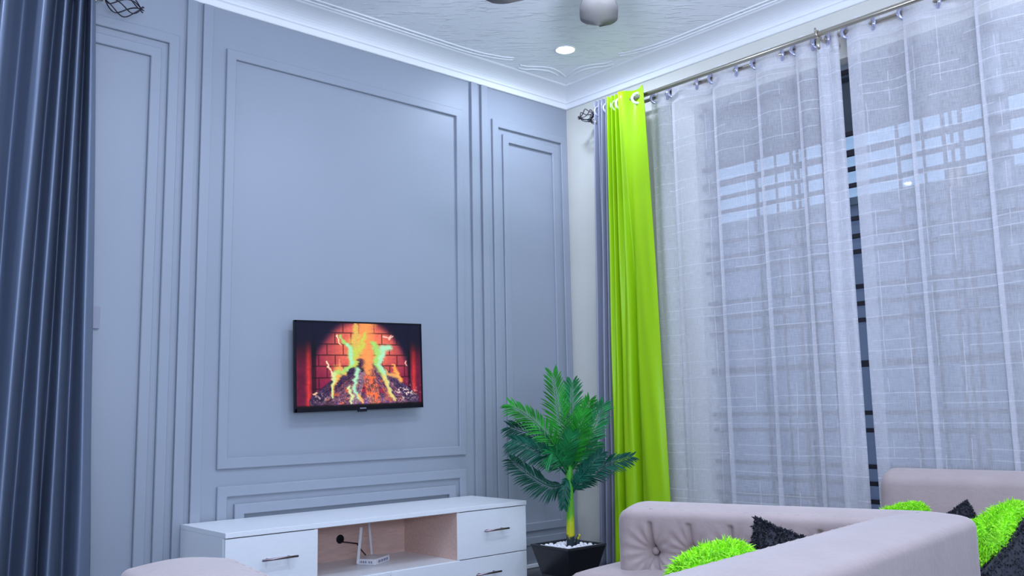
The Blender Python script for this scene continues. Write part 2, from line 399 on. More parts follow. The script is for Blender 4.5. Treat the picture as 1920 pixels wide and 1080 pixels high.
# ================================================================== downlights
ends = ['white round recessed downlight shining in the ceiling near the corner',
        'recessed downlight near the panelled wall above the slate curtain, out of frame',
        'recessed downlight by the window wall behind the camera side',
        'recessed downlight over the left rear of the room', 'recessed downlight over the middle of the room above the foreground sofa']
glow = emis('downlight_glow', (0.86, 0.94, 1.0), 14.0)
for i, (x, y) in enumerate(DOWNLIGHTS):
    t = thing('downlight', (x, y, ZC), ends[i], 'ceiling light', 'recessed downlights')
    build('rim', MB().lathe((x, y, ZC), [(0.062, -0.0005), (0.062, -0.004), (0.055, -0.007), (0.050, -0.004), (0.050, -0.0005)]), M['white'], t)
    build('diffuser', MB().lathe((x, y, ZC), [(0.050, -0.001), (0.050, -0.005)]), glow, t)
    ld = bpy.data.lights.new('downlight_beam', 'AREA'); ld.shape = 'DISK'; ld.size = 0.11; ld.energy = LAMP_W*(2.3 if i == 4 else 1); ld.color = LIGHT_TINT
    lo = bpy.data.objects.new('downlight_beam', ld); COL.objects.link(lo); lo.parent = t; lo.location = (0, 0, -0.012)

# ================================================================== television
def tv_screen_colors(W, Hh):
    u, v = np.meshgrid((np.arange(W)+.5)/W, (np.arange(Hh)+.5)/Hh)
    r = np.random.default_rng(3)
    def vnoise(sx, sy, seed):
        g_ = np.random.default_rng(seed).random((sy+2, sx+2)); X = u*sx; Y = v*sy
        i = X.astype(int); j = Y.astype(int); a = X-i; b2 = Y-j; a = a*a*(3-2*a); b2 = b2*b2*(3-2*b2)
        return (g_[j, i]*(1-a)+g_[j, i+1]*a)*(1-b2)+(g_[j+1, i]*(1-a)+g_[j+1, i+1]*a)*b2
    def fbm(sx, sy, seed): return .5*vnoise(sx, sy, seed)+.3*vnoise(sx*2, sy*2, seed+1)+.2*vnoise(sx*4, sy*4, seed+2)
    S = lambda e0, e1, x: np.clip((x-e0)/(e1-e0), 0, 1)**2*(3-2*np.clip((x-e0)/(e1-e0), 0, 1))
    def mixc(img, col, a): return img*(1-a[..., None]) + np.array(col, float)[None, None]*a[..., None]
    img = np.zeros((Hh, W, 3)) + np.array((14, 10, 40.))
    arch = np.sqrt(((u-.50)/.43)**2 + (np.maximum(0, .78-v)/.86)**2)
    inside = 1-S(.86, 1.02, arch)
    d = np.sqrt(((u-.53)/.42)**2+((v-.30)/.55)**2)
    base = np.array((250, 124, 92.))[None, None]*(1-S(.15, 1.2, d))[..., None] + np.array((128, 24, 66.))[None, None]*S(.15, 1.2, d)[..., None]
    base = base*(0.90+.2*fbm(40, 26, 5))[..., None]
    mort = np.zeros_like(u); rowsv = [.0, .12, .255, .385, .515, .65, .78, .9]
    for i_, rv in enumerate(rowsv):
        mort = np.maximum(mort, 1-S(.003, .011, np.abs(v-rv)))
        if i_+1 < len(rowsv):
            inrow = (v > rv) & (v < rowsv[i_+1])
            for c_ in np.arange(-.02+(i_ % 2)*.062, 1, .125): mort = np.maximum(mort, (1-S(.002, .006, np.abs(u-c_)))*inrow)
    base = base*(1-.55*mort[..., None])
    img = img*(1-inside[..., None]) + base*inside[..., None]
    # side columns of brickwork
    for (a0, a1, hot) in ((.0, .115, .09), (.905, 1.0, .935)):
        cmask = S(a0-.004, a0+.004, u)*(1-S(a1-.004, a1+.004, u))
        amp = S(.05, .6, v)
        colr = np.array((96, 18, 52.))[None, None] + np.array((110, 30, 0.))[None, None]*np.exp(-((u-hot)/.018)**2)[..., None]
        colr = colr*(.25+.75*amp)[..., None]*(.8+.4*fbm(30, 20, 9))[..., None]
        img = img*(1-cmask[..., None]) + colr*cmask[..., None]
    dark = ((u > .115) & (u < .15)) | ((u > .885) & (u < .905))
    img = np.where(dark[..., None], img*.45, img)
    corner = np.maximum(S(.33, .0, u)*S(.42, .0, v), S(.72, 1.0, u)*S(.42, .0, v))
    img = img*(1-.92*np.minimum(1, corner*2.2)[..., None]) + np.array((8, 8, 36.))*np.minimum(1, corner*2.2)[..., None]
    # heap of logs
    def seg(p, q):
        ax, ay = p; bx, by = q; asp = 1.48
        dx, dy = (bx-ax)*asp, by-ay; t_ = np.clip(((u-ax)*asp*dx+(v-ay)*dy)/(dx*dx+dy*dy), 0, 1)
        return np.hypot((u-ax)*asp-t_*dx, v-ay-t_*dy), t_
    grain = fbm(90, 60, 20)
    def log(p, q, w_, c1=(50, 28, 66), c2=(170, 118, 150), ember=.35):
        nonlocal img
        dd, t_ = seg(p, q); a = 1-S(w_*.85, w_, dd)
        gr = np.sin((dd/w_)*22+grain*9)*.5+.5
        c = np.array(c1, float)[None, None]*(1-gr*.6)[..., None]+np.array(c2, float)[None, None]*(gr*.6)[..., None]
        c = c*(.55+.9*fbm(60, 50, 31))[..., None]
        em = S(.56, .70, fbm(26, 20, 44))*ember
        c = c*(1-em[..., None])+np.array((255, 112, 60.))*em[..., None]
        img = img*(1-a[..., None])+c*a[..., None]
    log((.14, .93), (.52, .90), .075); log((.50, .91), (.93, .91), .07); log((.25, .95), (.75, .95), .05, (76, 44, 100), (180, 130, 170), .5)
    log((.15, .90), (.49, .49), .072, (24, 16, 46), (110, 76, 120), .12)
    log((.24, .93), (.47, .66), .07, (50, 30, 60), (170, 110, 130), .5)
    log((.36, .92), (.52, .60), .07, (70, 36, 66), (200, 140, 150), .6)
    log((.64, .57), (.93, .92), .075, (30, 18, 54), (130, 96, 140), .2)
    log((.60, .56), (.80, .93), .085, (60, 34, 70), (196, 130, 140), .5)
    log((.55, .58), (.60, .92), .085, (110, 50, 60), (235, 160, 130), .9)
    log((.49, .62), (.45, .92), .055, (80, 50, 90), (235, 200, 190), .5)
    log((.47, .50), (.50, .56), .030, (30, 20, 40), (90, 60, 90), .1)
    sp_ = S(.56, .66, fbm(70, 46, 61))*(np.exp(-(((u-.84)/.11)**2+((v-.84)/.09)**2))+.6*np.exp(-(((u-.17)/.06)**2+((v-.88)/.05)**2))+.45*np.exp(-(((u-.48)/.2)**2+((v-.9)/.06)**2)))
    img = mixc(img, (240, 212, 205), np.clip(sp_*1.2, 0, 1))
    wx = (fbm(9, 14, 71)-.5)*.10 + (fbm(26, 30, 77)-.5)*.035
    def flame(pts, col, soft=.35, alpha=1.0):
        nonlocal img
        best = np.full_like(u, 9.)
        for (a_, b3) in zip(pts[:-1], pts[1:]):
            ax, ay, aw = a_; bx, by, bw = b3; asp = 1.48; uu = u+wx*.55
            dx, dy = (bx-ax)*asp, by-ay; t_ = np.clip(((uu-ax)*asp*dx+(v-ay)*dy)/(dx*dx+dy*dy), 0, 1)
            dd = np.hypot((uu-ax)*asp-t_*dx, v-ay-t_*dy)/(aw+(bw-aw)*t_); best = np.minimum(best, dd)
        sf = min(.85, soft+.35); a = (1-S(1-sf, 1.0, best+(fbm(46, 60, 83)-.5)*.5))*alpha
        img = mixc(img, col, a)
    O = (252, 150, 84); Y = (206, 208, 84); Gn = (166, 220, 112); Cy = (172, 232, 190); W_ = (252, 226, 180)
    flame([(.53, .0, .17), (.54, .25, .17), (.55, .5, .10), (.56, .6, .05)], (250, 158, 88), .9, .95)
    flame([(.44, .0, .03), (.46, .16, .08), (.45, .32, .11), (.44, .48, .06)], (226, 190, 92), .8, .95)
    flame([(.54, .12, .03), (.51, .26, .07), (.46, .36, .09), (.44, .5, .05)], Y, .7)
    flame([(.33, .15, .02), (.36, .22, .04), (.41, .32, .075), (.43, .46, .06), (.38, .57, .03)], Gn, .5)
    flame([(.38, .26, .03), (.42, .36, .05), (.43, .47, .04), (.40, .55, .02)], Cy, .5)
    flame([(.31, .15, .014), (.325, .26, .012)], W_, .4)
    flame([(.60, .24, .04), (.63, .34, .07), (.62, .46, .07), (.65, .58, .06), (.69, .70, .03)], Gn, .6)
    flame([(.74, .29, .055), (.67, .30, .06), (.645, .42, .05), (.665, .58, .045), (.71, .76, .03), (.76, .92, .02)], Cy, .45)
    flame([(.67, .64, .04), (.72, .82, .03), (.77, .94, .02)], (240, 206, 110), .7, .85)
    flame([(.36, .60, .05), (.31, .55, .075), (.29, .68, .045), (.28, .85, .02)], (248, 176, 88), .7)
    flame([(.42, .52, .03), (.35, .57, .055), (.27, .60, .04)], Gn, .6, .9)
    flame([(.24, .46, .014), (.25, .58, .02), (.27, .66, .03)], W_, .5)
    flame([(.27, .60, .035), (.28, .75, .025), (.27, .88, .018)], (206, 230, 150), .6)
    flame([(.32, .44, .012), (.33, .55, .035)], (252, 156, 104), .8, .85)
    flame([(.47, .56, .05), (.45, .68, .042), (.44, .80, .035), (.47, .90, .03)], Cy, .6)
    flame([(.40, .76, .03), (.42, .88, .03), (.41, .96, .015)], (216, 228, 160), .6)
    flame([(.47, .86, .03), (.50, .95, .02)], (252, 190, 110), .6)
    flame([(.75, .50, .012), (.78, .58, .045), (.82, .70, .04)], (252, 172, 80), .6)
    flame([(.69, .55, .012), (.71, .62, .03), (.79, .64, .05)], (250, 182, 100), .7, .9)
    for (a_, b3) in (((.685, .155), (.72, .165)), ((.735, .19), (.765, .15)), ((.86, .46), (.875, .51)), ((.73, .18), (.75, .14))):
        flame([(a_[0], a_[1], .016), (b3[0], b3[1], .013)], (255, 200, 185), .6)
    flame([(.14, .84, .02), (.16, .82, .012)], (250, 200, 160), .5)
    img = img*(.94+.12*fbm(120, 80, 90))[..., None]
    edge = S(.955, .985, v)
    img = img*(1-.9*edge[..., None])
    img = np.clip(img, 0, 255)/255.
    return np.where(img <= .04045, img/12.92, ((img+.055)/1.055)**2.4)

TVY = 3.80
tvL, tvR, tvB, tvT = 2.040, 2.770, 0.015+H, 0.447+H
tvc = Vector(((tvL+tvR)/2, TVY, (tvB+tvT)/2)); tilt = math.radians(-1.35)
def tvp(x, y, z):
    dx, dz = x-tvc.x, z-tvc.z; c_, s_ = math.cos(tilt), math.sin(tilt)
    return Vector((tvc.x + c_*dx + s_*dz, y, tvc.z - s_*dx + c_*dz))
tv = thing('television', (tvc.x, YW-0.001, tvc.z), 'flat television on the panelled wall showing a log fire', 'television')
def tvbox(x0, x1, z0, z1, y0, y1):
    mb = MB().box((x0, y0, z0), (x1, y1, z1)); mb.v = [tuple(tvp(*v)) for v in mb.v]; return mb
build('housing', tvbox(tvL, tvR, tvB, tvT, TVY+0.002, TVY+0.016), M['black'], tv, bevel=0.003)
build('back_cover', tvbox(tvL+.08, tvR-.08, tvB+.03, tvT-.12, TVY+0.016, TVY+0.050), M['black'], tv, bevel=0.004)
build('wall_bracket', tvbox(tvc.x-.12, tvc.x+.12, tvc.z-.08, tvc.z+.08, TVY+0.050, YW-0.0005), M['dark_metal'], tv)
bz = 0.008
bez = MB()
for a_ in ((tvL, tvL+bz, tvB, tvT), (tvR-bz, tvR, tvB, tvT), (tvL, tvR, tvT-bz, tvT), (tvL, tvR, tvB, tvB+0.017)):
    q = tvbox(a_[0], a_[1], a_[2], a_[3], TVY-0.004, TVY+0.002); bez.add(q.v, q.f)
build('bezel', bez, M['black'], tv)
build('sensor_tab', tvbox(tvc.x-.022, tvc.x+.024, tvB-.008, tvB+.002, TVY-0.006, TVY+0.012), M['black'], tv, bevel=0.002)
logo = MB()
for i_ in range(7):
    q = tvbox(tvc.x-.016+i_*.0052, tvc.x-.0125+i_*.0052, tvB+.0055, tvB+.0115, TVY-0.0052, TVY-0.004); logo.add(q.v, q.f)
build('maker_mark', logo, M['ink'], tv)
W_, H_ = 330, 190
cols = tv_screen_colors(W_, H_)
sx0, sx1, sz0, sz1 = tvL+bz, tvR-bz, tvB+0.017, tvT-bz
mb = MB(); rows = [[tuple(tvp(sx0+(sx1-sx0)*i_/(W_-1), TVY-0.001, sz1-(sz1-sz0)*j_/(H_-1))) for i_ in range(W_)] for j_ in range(H_)]
mb.grid(rows); mb.sm = [False]*len(mb.f)
m = bpy.data.materials.new('fire_on_screen'); nt = _nt(m); M['screen'] = m
b = nt.nodes['Principled BSDF']; b.inputs['Base Color'].default_value = (0.01, 0.01, 0.01, 1); b.inputs['Roughness'].default_value = 0.25; b.inputs['Specular IOR Level'].default_value = 0.15
at = nt.nodes.new('ShaderNodeAttribute'); at.attribute_name = 'picture'
nt.links.new(at.outputs['Color'], b.inputs['Emission Color']); b.inputs['Emission Strength'].default_value = 1.0
scr = build('screen', mb, m, tv, label='lit screen with a log fire against red brick')
ca = scr.data.color_attributes.new('picture', 'FLOAT_COLOR', 'POINT')
buf = np.ones((H_*W_, 4), dtype=np.float32); buf[:, :3] = cols.reshape(-1, 3); ca.data.foreach_set('color', buf.ravel())

# ================================================================== low TV cabinet
cx0, cx1, cy0, cy1, ct = 1.545, 3.128, 3.412, YW-0.022, 0.438
cab = thing('tv_cabinet', ((cx0+cx1)/2, (cy0+cy1)/2, 0), 'long low white television cabinet with open middle shelf', 'cabinet')
build('top', MB().box((cx0, cy0-0.004, ct-0.020), (cx1, cy1, ct)), M['laminate'], cab, bevel=0.001)
nx0, nx1, nz0, nz1 = 1.951, 2.686, 0.198, ct-0.020
body = MB(); T = 0.016
body.box((cx0, cy0+0.018, 0), (cx0+T, cy1, ct-0.0205)); body.box((cx1-T, cy0+0.018, 0), (cx1, cy1, ct-0.0205))
body.box((cx0+T, cy0+0.018, 0.0), (cx1-T, cy0+0.034, 0.045))
build('carcass', body, M['laminate'], cab, bevel=0.001)
inn = MB()
inn.box((nx0-T, cy0+0.002, nz0), (nx0, cy1-0.008, ct-0.0205)); inn.box((nx1, cy0+0.002, nz0), (nx1+T, cy1-0.008, ct-0.0205))
inn.box((cx0+T, cy1-0.008, 0.02), (cx1-T, cy1, ct-0.0205)); inn.box((nx0, cy0+0.02, ct-0.026), (nx1, cy1-0.008, ct-0.0205))
build('shelf_niche', inn, M['niche'], cab, label='pale wood lining of the open shelf')
build('shelf', MB().box((nx0-T, cy0+0.002, nz0-0.016), (nx1+T, cy1-0.008, nz0)), M['laminate'], cab)
hole = on_y(638, 1011, cy1-0.010)
hb = MB().lathe((hole.x, cy1-0.008, hole.z), [(0.021, 0.0), (0.021, 0.002), (0.016, 0.004)], axis=(0, -1, 0))
build('cable_hole_cap', hb, M['black'], cab, label='round black cable hole cover')
def handle(par, xa, xb, z):
    mb = MB(); y = cy0-0.028; mb.tube([(xa, y, z), (xb, y, z)], 0.0045, 12)
    for x_ in (xa+.03, xb-.03): mb.tube([(x_, y, z), (x_, cy0, z)], 0.0035, 10)
    return build('handle', mb, M['chrome'], par)
d = build('drawer', MB().box((cx0+0.002, cy0, 0.225), (nx0-0.002, cy0+0.018, ct-0.024)), M['laminate'], cab, bevel=0.0012); handle(d, 1.690, 1.845, 0.321)
d = build('drawer', MB().box((nx1+0.002, cy0, 0.198), (cx1-0.002, cy0+0.018, ct-0.024)), M['laminate'], cab, bevel=0.0012); handle(d, 2.834, 2.988, 0.319)
d = build('drawer', MB().box((cx0+0.002, cy0, 0.012), (nx0-0.002, cy0+0.018, 0.221)), M['laminate'], cab, bevel=0.0012); handle(d, 1.690, 1.845, 0.115)
xm = on_y(733, 1078, cy0).x
d = build('drawer', MB().box((nx0+0.002, cy0, 0.012), (xm-0.0015, cy0+0.018, 0.194)), M['laminate'], cab, bevel=0.0012); handle(d, 2.06, 2.21, 0.095)
d = build('drawer', MB().box((xm+0.0015, cy0, 0.012), (cx1-0.002, cy0+0.018, 0.194)), M['laminate'], cab, bevel=0.0012); handle(d, 2.78, 2.935, 0.122)

# router on the shelf
fz = nz0
rA = on_z(704, 1059, fz); rB = on_z(730, 1049, fz); rB = Vector((2.470, 3.655, fz)); rA = Vector((2.346, 3.585, fz))
ax = (rB-rA).normalized(); ay = Vector((-ax.y, ax.x, 0)); Lx, Ly, hz_ = 0.146, 0.098, 0.027
rt = thing('router', tuple(rA + ax*Lx/2 + ay*Ly/2), 'small white router with two antennas on the open cabinet shelf', 'router')
c0 = rA + ax*Lx/2 + ay*Ly/2 + UP*(hz_/2+0.0005)
build('body', MB().obox(c0, ax*Lx/2, ay*Ly/2, UP*hz_/2), M['plastic'], rt, bevel=0.003)
pr = MB()
for i_ in range(12):
    w_ = 0.0028 + 0.002*((i_*7) % 3); pc = rA + ax*(0.028+i_*0.0085) - ay*0.0004 + UP*0.0135
    pr.obox(pc, ax*w_/2*1.2, ay*0.0003, UP*(0.0040 + .0016*((i_*5) % 3)))
build('printed_label', pr, M['ink'], rt); pr = MB()
for i_ in range(6):
    pc = rA + ay*(0.020+i_*0.0115 + (0.006 if i_ > 1 else 0)) - ax*0.0004 + UP*0.0135
    pr.obox(pc, ax*0.0003, ay*0.0036, UP*0.0050)
build('printed_label', pr, M['ink'], rt)
a1 = rA + ay*(Ly-0.012) - ax*0.004
an = MB(); an.obox(a1 + UP*0.088 + VIEW_R*0.006, VIEW_R*0.0065, VIEW_F*0.004, (UP*0.082+VIEW_R*0.008)); build('antenna', an, M['plastic'], rt, bevel=0.002)
a2 = rA + ay*(Ly-0.006) + ax*0.140
an = MB(); an.obox(a2 + UP*0.098 - VIEW_R*0.006, VIEW_R*0.0050, VIEW_F*0.004, (UP*0.082-VIEW_R*0.007)); build('antenna', an, M['plastic'], rt, bevel=0.002)
hp = Vector((hole.x, cy1-0.012, hole.z-0.012))
cab_pts = [hp, hp+Vector((.03, -.02, -.004)), hp+Vector((.07, -.05, -.012)), Vector((2.345, 3.745, fz+.085)), Vector((2.362, 3.725, fz+.05)), Vector((2.375, 3.71, fz+.030))]
for _ in range(3):
    cab_pts = [cab_pts[0]] + [q for a_, b_ in zip(cab_pts[:-1], cab_pts[1:]) for q in (a_.lerp(b_, .25), a_.lerp(b_, .75))] + [cab_pts[-1]]
tag(build('power_cable', MB().tube(cab_pts, 0.003, 8), M['black'], org=tuple(hp)), 'thin black cable running from the cabinet back to the router', 'cable')

# ================================================================== curtains
def crom(P, n):
    out = []
    for i in range(len(P)-1):
        p = [P[max(i-1, 0)], P[i], P[i+1], P[min(i+2, len(P)-1)]]
        for q in range(n):
            t = q/n
            out.append(tuple(0.5*((2*p[1][c])+(-p[0][c]+p[2][c])*t+(2*p[0][c]-5*p[1][c]+4*p[2][c]-p[3][c])*t*t+(-p[0][c]+3*p[1][c]-3*p[2][c]+p[3][c])*t**3) for c in (0, 1)))
    out.append(P[-1]); return out
def drape(top, bot, z1, z0, axis, n=10, nz=60, wob=0.0, seed=1, ease=0.8):
    """cloth hanging between a fold line at the heading and one at the hem; points are (along the wall, depth)"""
    T_ = crom(top, n); B_ = crom(bot, n); r_ = random.Random(seed); ph = [r_.uniform(0, 6.28) for _ in range(4)]
    rows = []; uvs = []
    for j in range(nz+1):
        f = j/nz; z = z1+(z0-z1)*f; e = f**ease; row = []; ur = []; s = 0; prev = None
        for i, (a, b2) in enumerate(zip(T_, B_)):
            x = a[0]+(b2[0]-a[0])*e; y = a[1]+(b2[1]-a[1])*e
            if wob:
                y += wob*math.sin(2.1*z*3+ph[0]+i*.35)*f; x += wob*.8*math.sin(z*4.3+ph[1]+i*.22)*f
            row.append((x, y, z) if axis == 'x' else (y, x, z))
            if prev is not None: s += math.hypot(x-prev[0], y-prev[1])
            prev = (x, y); ur.append((s, z))
        rows.append(row); uvs.append(ur)
    mb = MB(); mb.grid(rows); return mb, uvs
def cloth_uv(o, uvs):
    flat = [p for r_ in uvs for p in r_]
    uvl = o.data.uv_layers.new(name='cloth'); idx = np.zeros(len(o.data.loops), dtype=np.int32); o.data.loops.foreach_get('vertex_index', idx)
    uvl.data.foreach_set('uv', np.array(flat, dtype=np.float32)[idx].ravel())

ZR = 1.735 + H
XF, XR = 3.80, 3.885           # front and rear rods
def finial(mb, p, d, size=1.0):
    """open wire cage finial pointing along d"""
    p = Vector(p); d = Vector(d).normalized(); a = d.orthogonal().normalized(); b2 = d.cross(a)
    for q in range(6):
        pts = []
        for i in range(15):
            t_ = i/14; th = 2*PI*q/6 + t_*1.9; r_ = size*(0.004+0.034*math.sin(PI*min(1, t_*1.02))**.8)*(1 if t_ < .8 else 1)
            pts.append(p + d*(0.012+0.105*t_*size) + r_*(math.cos(th)*a+math.sin(th)*b2))
        tip = pts[-1] + d*0.012 + (pts[-1]-(p+d*(0.012+.105*size)))*1.5
        mb.tube(pts+[tip], 0.0028, 6)
    return mb
# double rod on the window wall
rod = thing('curtain_rod', (XW, 1.8, ZR), 'double champagne metal curtain rod along the window wall', 'curtain rod')
build('front_pole', MB().tube([(XF, 3.475, ZR), (XF, -0.6, ZR)], 0.0125, 14), M['rod'], rod)
build('rear_pole', MB().tube([(XR, 3.475, ZR), (XR, -0.6, ZR)], 0.0105, 14), M['rod'], rod)
for X_ in (XF, XR):
    fm = finial(MB(), (X_, 3.475, ZR), (0, 1, 0)); build('finial', fm, M['dark_metal'], rod, label='open twisted wire finial')
for y in (3.462, 2.035, 0.2):
    br = MB(); br.tube([(XW-0.001, y, ZR-0.02), (XF-0.01, y, ZR-0.02)], 0.007, 10)
    br.tube([(XF+.02, y, ZR-.012), (XF-.006, y-.004, ZR-.030), (XF-.018, y-.008, ZR-0.052), (XF-.020, y-.012, ZR-0.082)], [0.008, 0.010, 0.009, 0.007], 10)
    br.torus((XF, y, ZR), (0, 1, 0), 0.016, 0.005); br.torus((XR, y, ZR), (0, 1, 0), 0.0145, 0.005)
    br.tube([(XF, y+.012, ZR+.012), (XF, y+.012, ZR+.034)], 0.005, 8)
    br.lathe((XW-0.001, y, ZR-0.02), [(0.024, 0), (0.024, 0.006), (0.010, 0.010)], axis=(-1, 0, 0))
    build('bracket', br, M['rod'], rod)

def rings(par, lst, X_, mname='ring', R=0.026, r=0.0075):
    for (y, ang) in lst:
        ax_ = Vector((math.sin(ang), math.cos(ang), 0)); build('ring', MB().torus((X_, y, ZR-0.004), ax_, R, r, 22, 8), M[mname], par)

# sheers: eyelets on the rear rod; cloth passes in front and behind alternately, and each pleat folds over itself a little
def sheer(name, label, cross, first_front, seed, fold_start, fold_end, gap_fix=0.0):
    ym = (cross[0]+cross[-1])/2
    t = thing(name, (XR, ym, ZR), label, 'curtain')
    top = []; bot = []; front = first_front
    def add(y, xt, xb, yb=None): top.append((y, XR+xt)); bot.append((y if yb is None else yb, XR-0.012+xb))
    if fold_start:
        add(cross[0]-0.055, 0.012, 0.016, cross[0]-0.050); add(cross[0]-0.012, 0.010, 0.016, cross[0]-0.012+gap_fix); add(cross[0]+0.001, 0.002, 0.006, cross[0]+0.003+gap_fix)
    else: add(cross[0]+0.03, 0.004, 0.004)
    rr = random.Random(seed)
    for i in range(len(cross)-1):
        y = cross[i]; j_ = rr.uniform(-.005, .005)
        if i and front:                     # comes round from behind: a narrow fold of three layers
            add(y+0.004, 0.006, 0.010, y-0.010+j_); add(y+0.001, 0.001, 0.004, y+0.010+j_); add(y-0.004, -0.010, -0.006, y-0.004+j_)
        else: add(y, 0.0, -0.002)
        m_ = (cross[i]+cross[i+1])/2; add(m_, -0.034 if front else 0.032, -0.010 if front else 0.006); front = not front
    add(cross[-1], 0.0, -0.004)
    if fold_end:
        add(cross[-1]-0.045, -0.020, -0.012); add(cross[-1]-0.058, -0.008, -0.002); add(cross[-1]-0.045, 0.004, 0.008); add(cross[-1]+0.055, 0.010, 0.012)
    mb, uvs = drape(top, bot, ZR+0.045, 0.03, 'y', n=7, nz=70, wob=0.0022, seed=seed, ease=0.35)
    o = build('voile', mb, M['sheer'], t); cloth_uv(o, uvs)
    f = first_front
    for i, y in enumerate(cross):
        build('ring', MB().torus((XR, y, ZR-0.004), Vector((0.75 if f else -0.75, 0.9, 0)), 0.0255, 0.0085, 22, 8), M['ring'], t); f = not f
    return t
sheer('sheer_curtain', 'left white sheer curtain hanging between the lime curtain and the gap', [3.085, 3.00, 2.962, 2.80, 2.69, 2.548, 2.427, 2.279, 2.200, 2.113, 2.085, 2.034], True, 3, False, True)
sheer('sheer_curtain', 'right white sheer curtain covering the window at the right edge', [1.934, 1.808, 1.663, 1.514, 1.36, 1.20, 1.05, .90, .75, .60, .45, .30], True, 5, True, False, -0.030)

# lime and grey drapes bunched at the corner
t = thing('drape_curtain', (XF, 3.2, ZR), 'lime green satin curtain bunched beside the sheer curtain', 'curtain')
top = [(3.352, 3.80), (3.340, 3.765), (3.326, 3.835), (3.312, 3.765), (3.305, 3.80), (3.298, 3.835), (3.284, 3.765), (3.268, 3.835), (3.254, 3.760), (3.236, 3.755), (3.216, 3.766), (3.190, 3.796), (3.165, 3.808), (3.140, 3.803), (3.110, 3.786), (3.078, 3.768)]
bot = [(3.400, 3.80), (3.385, 3.76), (3.365, 3.74), (3.340, 3.765), (3.328, 3.86), (3.316, 3.86), (3.304, 3.77), (3.270, 3.730), (3.225, 3.765), (3.207, 3.87), (3.190, 3.84), (3.175, 3.755), (3.140, 3.735), (3.090, 3.738), (3.040, 3.755), (3.010, 3.79)]
mb, uvs = drape(top, bot, ZR+0.050, 0.02, 'y', n=9, nz=60, wob=0.003, seed=2)
build('cloth', mb, M['green_satin'], t, solid=0.002)
rings(t, [(3.145, 0.95), (3.275, 0.2), (3.31, 0.2)], XF, 'green_ring', 0.029, 0.008)
t = thing('drape_curtain', (XF, 3.42, ZR), 'slate grey satin curtain bunched between the corner and the lime curtain', 'curtain')
top = [(3.455, 3.80), (3.445, 3.77), (3.430, 3.83), (3.418, 3.77), (3.403, 3.83), (3.390, 3.77), (3.376, 3.83), (3.362, 3.775), (3.356, 3.80)]
bot = [(3.520, 3.80), (3.505, 3.765), (3.492, 3.78), (3.478, 3.83), (3.462, 3.77), (3.450, 3.76), (3.435, 3.83), (3.420, 3.77), (3.408, 3.80)]
mb, uvs = drape(top, bot, ZR+0.055, 0.02, 'y', n=9, nz=60, wob=0.002, seed=4)
build('cloth', mb, M['grey_satin'], t, solid=0.002)
rings(t, [(3.37, 0.3), (3.44, 0.3)], XF, 'ring', 0.028, 0.007)

# left: slate satin curtain on its own rod before the panelled wall
YL = 3.765
rod = thing('curtain_rod', (0.5, YW, ZR), 'short metal curtain rod with wire finial on the panelled wall, top left', 'curtain rod')
build('pole', MB().tube([(-1.2, YL, ZR-0.002), (1.115, YL, ZR-0.002)], 0.012, 14), M['rod'], rod)
build('finial', finial(MB(), (1.115, YL, ZR-0.002), (1, 0, 0), 1.35), M['dark_metal'], rod, label='open twisted wire finial')
for x_ in (1.085, -0.3):
    br = MB(); br.tube([(x_, YW-0.001, ZR-0.02), (x_, YL-0.01, ZR-0.02)], 0.007, 10); br.torus((x_, YL, ZR), (1, 0, 0), 0.0155, 0.005)
    build('bracket', br, M['rod'], rod)
t = thing('drape_curtain', (0.8, YL, ZR), 'slate blue satin curtain hanging in deep folds at the left edge', 'curtain')
# fold crests (toward the room) and valleys, along x
def slate_pts(px_list, py, base=YL, amp=0.066):
    out = []
    for (px, d_) in px_list:
        y = base - amp*d_; p = on_y(px, py, y); out.append((p.x, y))
    return out
topP = [(-210, 1), (-165, -1), (-120, 1), (-75, -1), (-35, 1), (-12, -1), (10, 1), (30, -.3), (45, -1), (66, 0), (86, 1), (97, 0), (105, -1), (115, 0), (124, .8), (131, -.3), (137, -1), (144, 0), (151, 1), (157, 0), (161, -.9), (166, .2), (171, .9), (178, .3)]
botP = [(-330, 1), (-290, -1), (-250, 1), (-205, -1), (-160, 1), (-130, -1), (-90, 1), (-60, -.3), (-45, -1), (-28, 0), (-8, 1), (5, 0), (18, -1), (34, 0), (48, 1), (60, 0), (70, -1), (79, 0), (90, 1), (102, 0), (116, -1), (132, .2), (147, 1), (166, .2)]
T0 = slate_pts(topP, 20); B0 = slate_pts(botP, 1060)
# extend both fold lines to rod height and floor
def extend(pt, pb, za, zb, z):
    f = (z-za)/(zb-za); return (pt[0]+(pb[0]-pt[0])*f, pt[1]+(pb[1]-pt[1])*f)
za, zb = on_y(90, 20, YL).z, on_y(90, 1060, YL).z
mb, uvs = drape([extend(a, b2, za, zb, ZR+.05) for a, b2 in zip(T0, B0)], [extend(a, b2, za, zb, 0.02) for a, b2 in zip(T0, B0)], ZR+0.05, 0.02, 'x', n=7, nz=60, wob=0.003, seed=9)
build('cloth', mb, M['slate_satin'], t, solid=0.002)
for x_ in (0.66, 0.80, 0.92, 1.02): build('ring', MB().torus((x_, YL, ZR-0.004), (1, .5, 0), 0.027, 0.007, 22, 8), M['ring'], t)

